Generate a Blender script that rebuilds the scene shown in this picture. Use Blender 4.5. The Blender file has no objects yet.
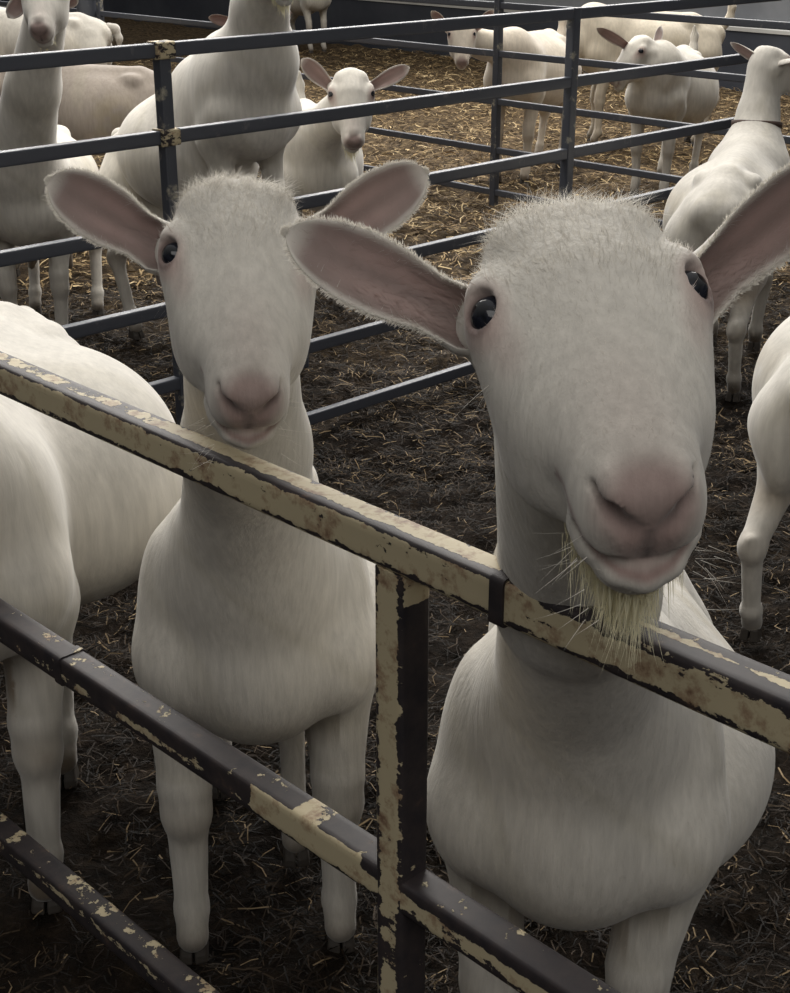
import bpy, math, random
import numpy as np
from mathutils import Matrix, Vector

rng = np.random.default_rng(7)
random.seed(7)
scene = bpy.context.scene
COL = scene.collection

# ------------------------------------------------------------------ camera
FPX, H = 1400.0, 1.65
PITCH = math.atan(606 / FPX)
CP, SP = math.cos(PITCH), math.sin(PITCH)
cam = bpy.data.cameras.new('camera')
cam.sensor_fit = 'HORIZONTAL'; cam.sensor_width = 36.0; cam.lens = FPX / 790 * 36.0
cam.clip_start = 0.02; cam.clip_end = 200
camo = bpy.data.objects.new('camera', cam); COL.objects.link(camo)
camo.location = (0, 0, H); camo.rotation_euler = (math.pi / 2 - PITCH, 0, 0)
scene.camera = camo

# ------------------------------------------------------------------ light
world = bpy.data.worlds.new('world'); scene.world = world; world.use_nodes = True
wn = world.node_tree.nodes; wl = world.node_tree.links
bg = wn['Background']; bg.inputs['Strength'].default_value = 1.0
# dim barn interior all round, pale translucent roof overhead, brighter towards the far side
_tc = wn.new('ShaderNodeTexCoord'); _sp = wn.new('ShaderNodeSeparateXYZ'); wl.new(_tc.outputs['Generated'], _sp.inputs[0])
_ma = wn.new('ShaderNodeMath'); _ma.operation = 'MULTIPLY_ADD'; _ma.inputs[1].default_value = 0.28
wl.new(_sp.outputs[1], _ma.inputs[0]); wl.new(_sp.outputs[2], _ma.inputs[2])
_rp = wn.new('ShaderNodeValToRGB'); _e = _rp.color_ramp.elements
_e[0].position = 0.0; _e[0].color = (0.045, 0.043, 0.041, 1); _e[1].position = 1.0; _e[1].color = (0.50, 0.49, 0.47, 1)
_m = _e.new(0.35); _m.color = (0.17, 0.168, 0.165, 1)
wl.new(_ma.outputs[0], _rp.inputs['Fac']); wl.new(_rp.outputs['Color'], bg.inputs['Color'])

def area(name, loc, target, sx, sy, power, color):
    l = bpy.data.lights.new(name, 'AREA'); l.shape = 'RECTANGLE'; l.size = sx; l.size_y = sy
    l.energy = power; l.color = color
    o = bpy.data.objects.new(name, l); COL.objects.link(o); o.location = loc
    o.rotation_euler = (Vector(target) - Vector(loc)).to_track_quat('-Z', 'Y').to_euler()
    return o
# daylight through the open eaves above the far wall
area('eaves_daylight', (2.0, 13.0, 4.6), (0.4, 3.0, 0.8), 14, 1.8, 1000, (1.0, 0.97, 0.93))
area('far_overhead_fill', (0.5, 8.5, 6.0), (0.3, 8.8, 0.0), 8, 4, 360, (1.0, 0.95, 0.86))  # added overhead lamp, brightens the far pens
# added fill lamp behind the camera, lifts the fronts of the near goats
area('front_fill', (0.4, -2.6, 4.3), (0.0, 1.6, 0.9), 5.0, 2.4, 66, (1.0, 0.97, 0.92))
area('near_rim_fill', (-0.5, 5.4, 3.6), (-0.1, 2.0, 0.8), 3.4, 1.0, 100, (1.0, 0.97, 0.93))  # added lamp from behind, for bright backs and rims on the near goats
scene.view_settings.view_transform = 'Standard'
scene.view_settings.look = 'None'
scene.view_settings.exposure = 0.12
scene.view_settings.gamma = 1.0
scene.view_settings.use_curve_mapping = False
scene.cycles.max_bounces = 6
scene.cycles.use_denoising = True

# ------------------------------------------------------------------ helpers
def P(px, py, Y=None, Z=None):
    """point of the place seen at a pixel of the photograph, at distance Y or height Z"""
    r = np.array([(px - 395) / FPX, CP + (496.5 - py) / FPX * SP, -SP + (496.5 - py) / FPX * CP])
    t = Y / r[1] if Y is not None else (Z - H) / r[2]
    return np.array([0, 0, H]) + r * t

def link(o, parent=None):
    COL.objects.link(o)
    if parent is not None: o.parent = parent
    return o

def mesh_obj(name, V, F, mat, parent=None, smooth=True, col=None, normals=None, uv=None):
    V = np.asarray(V, np.float32); me = bpy.data.meshes.new(name)
    if isinstance(F, np.ndarray):
        n, k = F.shape
        me.vertices.add(len(V)); me.vertices.foreach_set('co', V.ravel())
        me.loops.add(n * k); me.loops.foreach_set('vertex_index', F.astype(np.int32).ravel())
        me.polygons.add(n)
        me.polygons.foreach_set('loop_start', np.arange(0, n * k, k, dtype=np.int32))
        me.polygons.foreach_set('loop_total', np.full(n, k, np.int32))
        me.update(calc_edges=True)
    else:
        me.from_pydata(V.tolist(), [], F); me.update()
    me.polygons.foreach_set('use_smooth', np.full(len(me.polygons), smooth))
    if col is not None:
        a = me.color_attributes.new('Col', 'FLOAT_COLOR', 'POINT')
        c = np.ones((len(V), 4), np.float32); c[:, :3] = col
        a.data.foreach_set('color', c.ravel())
    if normals is not None:
        me.normals_split_custom_set_from_vertices(normals.tolist())
    me.materials.append(mat); me.validate(clean_customdata=False)
    return link(bpy.data.objects.new(name, me), parent)

def empty(name, loc=(0, 0, 0), rz=0.0):
    o = bpy.data.objects.new(name, None); o.location = loc; o.rotation_euler = (0, 0, rz)
    o.empty_display_size = 0.1
    return link(o)

def tag(o, label=None, cat=None, group=None, kind=None):
    if label: o['label'] = label
    if cat: o['category'] = cat
    if group: o['group'] = group
    if kind: o['kind'] = kind
    return o

# ------------------------------------------------------------------ materials
def new_mat(name):
    m = bpy.data.materials.new(name); m.use_nodes = True
    nt = m.node_tree; return m, nt.nodes, nt.links, nt.nodes['Principled BSDF']

def ramp(N, stops):
    r = N.new('ShaderNodeValToRGB'); e = r.color_ramp.elements
    while len(e) < len(stops): e.new(0.5)
    for el, (p, c) in zip(e, stops): el.position = p; el.color = (*c, 1) if len(c) == 3 else c
    return r

def noise(N, L, vec, scale, detail=4, rough=0.55, stretch=None):
    n = N.new('ShaderNodeTexNoise'); n.inputs['Scale'].default_value = scale
    n.inputs['Detail'].default_value = detail; n.inputs['Roughness'].default_value = rough
    if stretch:
        mp = N.new('ShaderNodeMapping'); mp.inputs['Scale'].default_value = stretch
        L.new(vec, mp.inputs['Vector']); vec = mp.outputs['Vector']
    L.new(vec, n.inputs['Vector']); return n

def coat_material(name, streak=(60, 60, 9), bump=0.25, sheen=0.35):
    m, N, L, b = new_mat(name)
    tc = N.new('ShaderNodeTexCoord'); at = N.new('ShaderNodeAttribute'); at.attribute_name = 'Col'
    n1 = noise(N, L, tc.outputs['Object'], 1.0, 5, 0.6, streak)
    n2 = noise(N, L, tc.outputs['Object'], 7.0, 3)
    mr = N.new('ShaderNodeMapRange'); mr.inputs[1].default_value = 0.3; mr.inputs[2].default_value = 0.75
    mr.inputs[3].default_value = 0.84; mr.inputs[4].default_value = 1.06
    L.new(n1.outputs['Fac'], mr.inputs[0])
    mr2 = N.new('ShaderNodeMapRange'); mr2.inputs[1].default_value = 0.35; mr2.inputs[2].default_value = 0.7
    mr2.inputs[3].default_value = 0.88; mr2.inputs[4].default_value = 1.02
    L.new(n2.outputs['Fac'], mr2.inputs[0])
    mu = N.new('ShaderNodeMath'); mu.operation = 'MULTIPLY'
    L.new(mr.outputs[0], mu.inputs[0]); L.new(mr2.outputs[0], mu.inputs[1])
    vm = N.new('ShaderNodeVectorMath'); vm.operation = 'SCALE'
    L.new(at.outputs['Color'], vm.inputs[0]); L.new(mu.outputs[0], vm.inputs['Scale'])
    L.new(vm.outputs[0], b.inputs['Base Color'])
    b.inputs['Roughness'].default_value = 0.8
    b.inputs['Specular IOR Level'].default_value = 0.25
    b.inputs['Sheen Weight'].default_value = sheen; b.inputs['Sheen Roughness'].default_value = 0.45
    bp = N.new('ShaderNodeBump'); bp.inputs['Strength'].default_value = bump; bp.inputs['Distance'].default_value = 0.004
    L.new(n1.outputs['Fac'], bp.inputs['Height']); L.new(bp.outputs[0], b.inputs['Normal'])
    return m
M_COAT = coat_material('goat_coat')
M_HEROCOAT = coat_material('goat_short_coat', (110, 110, 16), 0.45, 0.25)

def hair_material():
    m, N, L, b = new_mat('goat_hair')
    at = N.new('ShaderNodeAttribute'); at.attribute_name = 'Col'
    L.new(at.outputs['Color'], b.inputs['Base Color']); b.inputs['Roughness'].default_value = 0.7
    b.inputs['Specular IOR Level'].default_value = 0.3
    tr = N.new('ShaderNodeBsdfTranslucent'); L.new(at.outputs['Color'], tr.inputs['Color'])
    mx = N.new('ShaderNodeMixShader'); mx.inputs[0].default_value = 0.3
    L.new(b.outputs[0], mx.inputs[1]); L.new(tr.outputs[0], mx.inputs[2])
    L.new(mx.outputs[0], N['Material Output'].inputs['Surface'])
    return m
M_HAIR = hair_material()

def ear_material():
    m, N, L, b = new_mat('goat_ear')
    at = N.new('ShaderNodeAttribute'); at.attribute_name = 'Col'
    tc = N.new('ShaderNodeTexCoord')
    n1 = noise(N, L, tc.outputs['Object'], 38, 4)
    mr = N.new('ShaderNodeMapRange'); mr.inputs[3].default_value = 0.82; mr.inputs[4].default_value = 1.12
    L.new(n1.outputs['Fac'], mr.inputs[0])
    vm = N.new('ShaderNodeVectorMath'); vm.operation = 'SCALE'
    L.new(at.outputs['Color'], vm.inputs[0]); L.new(mr.outputs[0], vm.inputs['Scale'])
    L.new(vm.outputs[0], b.inputs['Base Color']); b.inputs['Roughness'].default_value = 0.65
    b.inputs['Sheen Weight'].default_value = 0.3
    tr = N.new('ShaderNodeBsdfTranslucent'); tr.inputs['Color'].default_value = (0.55, 0.25, 0.2, 1)
    mx = N.new('ShaderNodeMixShader'); mx.inputs[0].default_value = 0.12
    L.new(b.outputs[0], mx.inputs[1]); L.new(tr.outputs[0], mx.inputs[2])
    L.new(mx.outputs[0], N['Material Output'].inputs['Surface'])
    return m
M_EAR = ear_material()

def plain(name, col, rough=0.5, metal=0.0, spec=0.5, coat=0.0):
    m, N, L, b = new_mat(name)
    b.inputs['Base Color'].default_value = (*col, 1); b.inputs['Roughness'].default_value = rough
    b.inputs['Metallic'].default_value = metal; b.inputs['Specular IOR Level'].default_value = spec
    b.inputs['Coat Weight'].default_value = coat
    return m

def eye_material():
    m, N, L, b = new_mat('goat_eye')
    at = N.new('ShaderNodeAttribute'); at.attribute_name = 'Col'
    L.new(at.outputs['Color'], b.inputs['Base Color']); b.inputs['Roughness'].default_value = 0.08
    b.inputs['Coat Weight'].default_value = 0.0
    return m
M_EYE = eye_material()
M_HOOF = plain('goat_hoof', (0.05, 0.042, 0.035), 0.6)
M_COLLAR = plain('brown_leather', (0.06, 0.035, 0.025), 0.6)

def steel_material(name, dark, light, wear=0.72, rough=0.38):
    m, N, L, b = new_mat(name)
    tc = N.new('ShaderNodeTexCoord')
    n = noise(N, L, tc.outputs['Object'], 14, 5, 0.65)
    n2 = noise(N, L, tc.outputs['Object'], 3, 3)
    r = ramp(N, [(0.0, dark), (wear - 0.1, dark), (wear, light)])
    L.new(n.outputs['Fac'], r.inputs['Fac']); L.new(r.outputs['Color'], b.inputs['Base Color'])
    mr = N.new('ShaderNodeMapRange'); mr.inputs[3].default_value = rough - 0.1; mr.inputs[4].default_value = rough + 0.2
    L.new(n2.outputs['Fac'], mr.inputs[0]); L.new(mr.outputs[0], b.inputs['Roughness'])
    bp = N.new('ShaderNodeBump'); bp.inputs['Strength'].default_value = 0.15; bp.inputs['Distance'].default_value = 0.003
    L.new(n.outputs['Fac'], bp.inputs['Height']); L.new(bp.outputs[0], b.inputs['Normal'])
    return m
M_STEEL = steel_material('dark_steel', (0.060, 0.066, 0.084), (0.13, 0.13, 0.14))

def chipped_material():
    """cream paint over dark steel; 'wear' carries where each face has been rubbed bare"""
    m, N, L, b = new_mat('chipped_cream_paint')
    tc = N.new('ShaderNodeTexCoord'); at = N.new('ShaderNodeAttribute'); at.attribute_name = 'Col'
    n1 = noise(N, L, tc.outputs['Object'], 1.0, 8, 0.68, (26, 26, 60))
    n2 = noise(N, L, tc.outputs['Object'], 120, 3, 0.6)
    n3 = noise(N, L, tc.outputs['Object'], 30, 5, 0.7)
    sep = N.new('ShaderNodeSeparateColor'); L.new(at.outputs['Color'], sep.inputs[0])
    a = N.new('ShaderNodeMath'); a.operation = 'ADD'; g = N.new('ShaderNodeMath'); g.operation = 'MULTIPLY_ADD'; g.inputs[1].default_value = 2.3; g.inputs[2].default_value = -1.15
    L.new(n1.outputs['Fac'], g.inputs[0]); L.new(g.outputs[0], a.inputs[0]); L.new(sep.outputs[0], a.inputs[1])
    c = N.new('ShaderNodeMath'); c.operation = 'MULTIPLY_ADD'; c.inputs[1].default_value = 0.5
    L.new(n2.outputs['Fac'], c.inputs[0]); L.new(a.outputs[0], c.inputs[2])
    bare = ramp(N, [(0.0, (0, 0, 0)), (0.79, (0, 0, 0)), (0.815, (1, 1, 1))])
    sc = N.new('ShaderNodeMath'); sc.operation = 'MULTIPLY'; sc.inputs[1].default_value = 1.0
    L.new(c.outputs[0], sc.inputs[0]); L.new(sc.outputs[0], bare.inputs['Fac'])
    rust = ramp(N, [(0.0, (0.47, 0.40, 0.265)), (0.50, (0.50, 0.43, 0.285)), (0.60, (0.34, 0.25, 0.16)), (0.70, (0.17, 0.10, 0.065))])
    L.new(n3.outputs['Fac'], rust.inputs['Fac'])
    dk = ramp(N, [(0.3, (0.022, 0.02, 0.024)), (0.62, (0.045, 0.036, 0.036)), (0.75, (0.10, 0.065, 0.05))])
    L.new(n3.outputs['Fac'], dk.inputs['Fac'])
    mx = N.new('ShaderNodeMix'); mx.data_type = 'RGBA'
    L.new(bare.outputs['Color'], mx.inputs[0]); L.new(rust.outputs['Color'], mx.inputs[6]); L.new(dk.outputs['Color'], mx.inputs[7])
    L.new(mx.outputs[2], b.inputs['Base Color'])
    ro = N.new('ShaderNodeMapRange'); b.inputs['Specular IOR Level'].default_value = 0.3; ro.inputs[3].default_value = 0.6; ro.inputs[4].default_value = 0.58
    L.new(bare.outputs['Color'], ro.inputs[0]); L.new(ro.outputs[0], b.inputs['Roughness'])
    bp = N.new('ShaderNodeBump'); bp.invert = True; bp.inputs['Strength'].default_value = 0.8; bp.inputs['Distance'].default_value = 0.0015
    L.new(bare.outputs['Color'], bp.inputs['Height']); L.new(bp.outputs[0], b.inputs['Normal'])
    return m
M_CHIP = chipped_material()

def ground_material():
    m, N, L, b = new_mat('trodden_bedding')
    tc = N.new('ShaderNodeTexCoord')
    geo = N.new('ShaderNodeNewGeometry'); sp = N.new('ShaderNodeSeparateXYZ'); L.new(geo.outputs['Position'], sp.inputs[0])
    n1 = noise(N, L, tc.outputs['Object'], 3.0, 6, 0.65)
    n2 = noise(N, L, tc.outputs['Object'], 22, 6, 0.7)
    dark = ramp(N, [(0.3, (0.006, 0.005, 0.004)), (0.55, (0.019, 0.0135, 0.0095)), (0.75, (0.048, 0.034, 0.022))])
    gold = ramp(N, [(0.34, (0.022, 0.016, 0.011)), (0.50, (0.085, 0.060, 0.036)), (0.70, (0.22, 0.16, 0.088))])
    L.new(n2.outputs['Fac'], dark.inputs['Fac']); L.new(n2.outputs['Fac'], gold.inputs['Fac'])
    # the clean straw was spread in the far pens, the near pen is trodden manure
    ad = N.new('ShaderNodeMath'); ad.operation = 'MULTIPLY_ADD'; ad.inputs[1].default_value = 4.0
    L.new(n1.outputs['Fac'], ad.inputs[0]); L.new(sp.outputs[1], ad.inputs[2])
    mr = N.new('ShaderNodeMapRange'); mr.inputs[1].default_value = 6.6; mr.inputs[2].default_value = 10.5
    L.new(ad.outputs[0], mr.inputs[0])
    mx = N.new('ShaderNodeMix'); mx.data_type = 'RGBA'
    L.new(mr.outputs[0], mx.inputs[0]); L.new(dark.outputs['Color'], mx.inputs[6]); L.new(gold.outputs['Color'], mx.inputs[7])
    L.new(mx.outputs[2], b.inputs['Base Color']); b.inputs['Roughness'].default_value = 0.9; b.inputs['Specular IOR Level'].default_value = 0.1
    bp = N.new('ShaderNodeBump'); bp.inputs['Strength'].default_value = 0.9; bp.inputs['Distance'].default_value = 0.03
    L.new(n2.outputs['Fac'], bp.inputs['Height']); L.new(bp.outputs[0], b.inputs['Normal'])
    return m
M_GROUND = ground_material()

def wall_material(name, c1, c2):
    m, N, L, b = new_mat(name)
    tc = N.new('ShaderNodeTexCoord')
    n1 = noise(N, L, tc.outputs['Object'], 1.4, 6, 0.6)
    r = ramp(N, [(0.35, c1), (0.65, c2)]); L.new(n1.outputs['Fac'], r.inputs['Fac'])
    L.new(r.outputs['Color'], b.inputs['Base Color']); b.inputs['Roughness'].default_value = 0.9
    return m
M_WALL = wall_material('grey_render', (0.16, 0.17, 0.19), (0.24, 0.25, 0.27))
M_KERB = wall_material('dark_concrete', (0.035, 0.04, 0.055), (0.06, 0.066, 0.082))
M_EDGE = wall_material('painted_lit_edge', (0.45, 0.45, 0.44), (0.6, 0.6, 0.58))  # light on the kerb's top edge is put into this pale colour

def straw_material():
    m, N, L, b = new_mat('straw')
    at = N.new('ShaderNodeAttribute'); at.attribute_name = 'Col'
    L.new(at.outputs['Color'], b.inputs['Base Color']); b.inputs['Roughness'].default_value = 0.65; b.inputs['Specular IOR Level'].default_value = 0.15
    return m
M_STRAW = straw_material()

# ------------------------------------------------------------------ directions of the place
UG = np.array([-0.703, 0.711])          # along the front gate, going away to the left
UF = np.array([0.72, 0.694])            # along the pen fence behind, going away to the right

# ------------------------------------------------------------------ ground, walls
def value_noise(x, y, s, seed):
    r = np.random.default_rng(seed).random((256, 256))
    u, v = x * s, y * s; i, j = np.floor(u).astype(int), np.floor(v).astype(int)
    fu, fv = u - i, v - j; fu = fu * fu * (3 - 2 * fu); fv = fv * fv * (3 - 2 * fv)
    g = lambda a, c: r[a % 256, c % 256]
    return (g(i, j) * (1 - fu) + g(i + 1, j) * fu) * (1 - fv) + (g(i, j + 1) * (1 - fu) + g(i + 1, j + 1) * fu) * fv

def ground_h(x, y):
    fade = np.clip((16 - y) / 8, 0.3, 1)
    return (value_noise(x, y, 2.3, 1) - 0.5) * 0.035 * fade + (value_noise(x, y, 7, 2) - 0.5) * 0.036 + (value_noise(x, y, 17, 3) - 0.5) * 0.034 - 0.012

def build_ground():
    ys = np.r_[np.arange(-1.5, 1.0, 0.1), np.arange(1.0, 7.5, 0.025), np.arange(7.5, 12, 0.05), np.arange(12, 22.01, 0.2)]
    xs = np.r_[np.arange(-9, -2.5, 0.12), np.arange(-2.5, 2.5, 0.025), np.arange(2.5, 9.01, 0.12)]
    X, Y = np.meshgrid(xs, ys, indexing='ij'); Z = ground_h(X, Y)
    V = np.stack([X, Y, Z], -1).reshape(-1, 3); ny = len(ys)
    i, j = np.meshgrid(np.arange(len(xs) - 1), np.arange(ny - 1), indexing='ij')
    a = (i * ny + j).ravel(); F = np.stack([a, a + ny, a + ny + 1, a + 1], 1)
    o = mesh_obj('floor', V, F, M_GROUND); tag(o, kind='structure', label='trodden bedding floor of the barn')
build_ground()

def box(name, c, size, mat, rz=0, parent=None, bevel=0.0, top_only=None):
    sx, sy, sz = [s / 2 for s in size]
    V = np.array([(x, y, z) for x in (-sx, sx) for y in (-sy, sy) for z in (-sz, sz)])
    F = [(0, 1, 3, 2), (4, 6, 7, 5), (0, 4, 5, 1), (2, 3, 7, 6), (0, 2, 6, 4), (1, 5, 7, 3)]
    cz, sn = math.cos(rz), math.sin(rz)
    V = V @ np.array([[cz, sn, 0], [-sn, cz, 0], [0, 0, 1]]) + np.array(c)
    o = mesh_obj(name, V, F, mat, parent, smooth=False)
    if bevel:
        b = o.modifiers.new('bevel', 'BEVEL'); b.width = bevel; b.segments = 2
    return o
WD = np.array([0.67, -0.742]); WC = np.array([1.04, 15.62]); WN = np.array([0.742, 0.67])
wr = math.atan2(WD[1], WD[0])
c = WC + WN * 0.15
tag(box('wall_far', (c[0], c[1], 2.0), (44, 0.2, 4.0), M_WALL, wr), kind='structure', label='grey rendered far wall of the barn')
c = WC
tag(box('trim_1', (c[0], c[1], 0.24), (44, 0.3, 0.52), M_KERB, wr), kind='structure', label='dark concrete kerb along the far wall')
c = WC - WN * 0.0
tag(box('trim_2', (c[0], c[1], 0.512), (44, 0.32, 0.03), M_EDGE, wr), kind='structure', label='upper edge of the kerb along the far wall, coloured pale as if lit')

# ------------------------------------------------------------------ bars
def bar(a, b, w, h, seg=0.012, wearfn=None, roll_up=(0, 0, 1), rad=0.2):
    """square tube from a to b, rounded corners; wearfn(s, face, edge) -> bare-metal bias. faces: 0 top 1 front 2 bottom 3 back"""
    a, b = np.array(a, float), np.array(b, float); d = b - a; Ln = np.linalg.norm(d); t = d / Ln
    up = np.array(roll_up, float); side = np.cross(t, up); side /= np.linalg.norm(side); up = np.cross(side, t)
    prof = []     # (x side, y up, face, edge)
    r = rad
    corners = [(-1, 1), (1, 1), (1, -1), (-1, -1)]
    k = 6
    for q in range(4):
        c0, c1 = np.array(corners[q]), np.array(corners[(q + 1) % 4]); dd = (c1 - c0) / 2
        for s in np.linspace(r, 2 - r, k):
            e = min(s, 2 - s) - r
            p = c0 + dd * s; prof.append((p[0], p[1], q, e, s))
        nrm = np.array([-dd[1], dd[0]])
        nrm2 = dd
        # rounded corner midpoint
        p = c1 * (1 - r * 0.30); prof.append((p[0], p[1], q, -0.1, 2))
    prof = np.array(prof); npf = len(prof)
    ns = max(2, int(Ln / seg) + 1); S = np.linspace(0, Ln, ns)
    ring = prof[:, 0:1] * side * w / 2 + prof[:, 1:2] * up * h / 2
    V = (a + S[:, None] * t)[:, None, :] + ring[None]
    col = np.zeros((ns, npf, 3))
    if wearfn:
        for i, s in enumerate(S):
            for j in range(npf): col[i, j, 0] = wearfn(s / Ln, int(prof[j, 2]), prof[j, 3], prof[j, 4])
    F = []
    for i in range(ns - 1):
        for j in range(npf):
            j2 = (j + 1) % npf; F.append((i * npf + j, i * npf + j2, (i + 1) * npf + j2, (i + 1) * npf + j))
    F.append(tuple(range(npf))[::-1]); F.append(tuple((ns - 1) * npf + j for j in range(npf)))
    return V.reshape(-1, 3), F, col.reshape(-1, 3)

def bar_obj(name, a, b, w, h, mat, parent, wearfn=None, seg=0.012, roll_up=(0, 0, 1), rad=0.2):
    V, F, c = bar(a, b, w, h, seg, wearfn, roll_up, rad)
    o = mesh_obj(name, V, F, mat, parent, smooth=True, col=c)
    o.data.set_sharp_from_angle(angle=math.radians(50))
    return o

# ------------------------------------------------------------------ front gate
G0 = np.array([0.007, 1.2])
def gp(t, z, off=0.0):
    n = np.array([-UG[1], UG[0]])    # toward the camera
    q = G0 + UG * t + n * off; return (q[0], q[1], z)
gate = tag(empty('metal_gate', gp(0, 0)), 'heavy square tube gate with chipped cream paint in front of the goats', 'gate')
def G(o): o.matrix_parent_inverse = gate.matrix_world.inverted(); return o
GZ = (1.079, 0.684, 0.262)
def world_child(o, par):
    v = np.zeros(len(o.data.vertices) * 3, np.float32); o.data.vertices.foreach_get('co', v)
    v = v.reshape(-1, 3) - np.array(par.location, np.float32); o.data.vertices.foreach_set('co', v.ravel()); o.data.update(); return o
# rails run from the right (near) to the left (far): faces 0 top, 1 right of travel = away side, 3 = camera side
def wear_top_left(s, f, e, q):
    if f == 0:
        base = 0.20 + (0.28 if s > 0.42 else 0.0)
        # bare stripe next to the camera-side edge
        if q < 0.65: base = max(base, 1.0)
        return base + (0.25 if q > 1.6 else 0)
    if f == 3: return 0.20 + (0.45 if q > 1.88 else 0.0) + (0.55 if q < 0.22 else 0)
    return 0.3
def wear_top_right(s, f, e, q):
    if f == 0: return 0.32 + (0.65 if q < 0.85 else 0) + (0.55 if q > 1.4 else 0)
    if f == 3: return 0.24 + (0.45 if q > 1.7 else 0.0) + (0.5 if q < 0.22 else 0)
    return 0.4
def wear_second(s, f, e, q):
    near = abs(s - 0.48)
    if f == 0: return 0.82 - 0.5 * (near < 0.012)
    if f == 3:
        paint_low = q < 1.0
        v = 0.95 if q > 0.9 else 0.62
        if near < 0.05: v = 0.15
        elif s < 0.48: v = 0.40 if q < 1.2 else 0.9
        elif s > 0.84: v = 0.18 if q < 1.4 else 0.7
        return v + (0.4 if q < 0.25 else 0)
    return 0.8
def wear_third(s, f, e, q):
    if f == 0: return 0.66 + (0.2 if q < .6 else 0)
    if f == 3: return 0.60 if 0.9 < q < 1.7 else 0.95
    return 0.8
TJ = -0.138
LO, HI = -1.15, 2.3
def rescale(wf, t0, t1, o0, o1): return lambda s, f, e, q: wf((t0 + s * (t1 - t0) - o0) / (o1 - o0), f, e, q)
for t0, t1, o0, o1, z, w, h, wf in ((TJ, HI, TJ, 1.1, GZ[0], 0.038, 0.040, wear_top_left),
             (LO, TJ, -0.75, TJ, GZ[0], 0.041, 0.043, wear_top_right),
             (LO, HI, -0.75, 1.1, GZ[1], 0.038, 0.040, wear_second),
             (LO, HI, -0.75, 1.1, GZ[2], 0.038, 0.040, wear_third)):
    a, b, wf = gp(t0, z), gp(t1, z), rescale(wf, t0, t1, o0, o1)
    world_child(bar_obj('rail', a, b, w, h, M_CHIP, gate, wf, seg=0.006), gate)
def wear_post(s, f, e, q):
    if f == 3: return 0.06 + (0.35 if (q < 0.2 or q > 1.8) else 0) + (0.42 if s < 0.62 and False else 0) + (0.32 if s < 0.60 else 0)
    if f == 2: return 1.0 - (0.75 if s > 0.985 else 0)
    if f == 1: return 0.3
    return 0.9
PT = 0.0
def vbar(name, t, z0, z1, w, h, mat, wf, par):
    # roll_up points along the gate so that face 1/3 look across it
    return world_child(bar_obj(name, gp(t, z0), gp(t, z1), w, h, mat, par, wf, seg=0.006, roll_up=(UG[0], UG[1], 0)), par)
def wear_post2(s, f, e, q):
    # roll_up = along gate (away-left). face 0: +up = left-far side, face 2: right side (dark), faces 1/3 across
    if f == 2: return 1.0 if s < 0.965 else 0.25
    if f in (1, 3): return 0.16 + (0.5 if (q < 0.22 or q > 1.78) else 0) + (0.36 if s < 0.60 else 0)
    return 0.5
vbar('post', 2.28, 0.03, GZ[0] - 0.02, 0.039, 0.039, M_CHIP, wear_post2, gate)
vbar('post', PT, 0.03, GZ[0] - 0.02, 0.039, 0.039, M_CHIP, wear_post2, gate)
# welded sleeve joint on the top rail
jo = bar_obj('weld_joint', gp(TJ - 0.008, GZ[0]), gp(TJ + 0.008, GZ[0]), 0.046, 0.048, M_CHIP, gate, lambda s, f, e, q: 1.0, seg=0.003)
world_child(jo, gate)
jo = bar_obj('weld_bead', gp(0.63, GZ[1]), gp(0.645, GZ[1]), 0.042, 0.044, M_CHIP, gate, lambda s, f, e, q: 0.75, seg=0.003)
world_child(jo, gate)

# ------------------------------------------------------------------ pen fences behind
def fence(name, label, p0, u, t0, t1, heights, posts, w=0.028, h=0.036, pw=0.042, hi=None):
    f = empty(name, (p0[0], p0[1], 0)); tag(f, label, 'fence')
    for z in heights:
        a = np.append(p0 + u * t0, z); b = np.append(p0 + u * t1, z)
        world_child(bar_obj('rail', a, b, w, h, M_STEEL, f, seg=0.4), f)
    for t in posts:
        q = p0 + u * t
        world_child(bar_obj('post', (q[0], q[1], 0.0), (q[0], q[1], hi or heights[0] + 0.02), pw, pw, M_PAINTPOST, f, seg=0.3, roll_up=(u[0], u[1], 0)), f)
    return f
M_PAINTPOST = steel_material('worn_post_steel', (0.052, 0.058, 0.075), (0.33, 0.31, 0.25), 0.66)
F2 = np.array([-0.64, 4.0])
fen2 = fence('pen_fence', 'dark six rail steel pen fence running across behind the two front goats', F2, UF, -3.2, 3.1,
      (1.25, 1.017, 0.763, 0.526, 0.296, 0.05), (0.0, 1.77, -3.2), 0.030, 0.038, 0.037)
for z in (1.25, 1.017):
    q = F2; b = bar_obj('weld_plate', (q[0] - 0.03 * UF[0], q[1] - 0.03 * UF[1], z), (q[0] + 0.03 * UF[0], q[1] + 0.03 * UF[1], z), 0.052, 0.046, M_CHIP, fen2, lambda s, f, e, q: 0.50, seg=0.005)
    world_child(b, fen2)
F3 = np.array([0.563, 8.0])
fence('rear_pen_fence', 'dark five rail steel fence farther back, crossing behind the first fence', F3, -UG, -7.0, 1.95,
      (1.08, 0.83, 0.575, 0.31, 0.075), (0.0, -3.85, 1.93), 0.026, 0.034, 0.040, 1.14)
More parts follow.
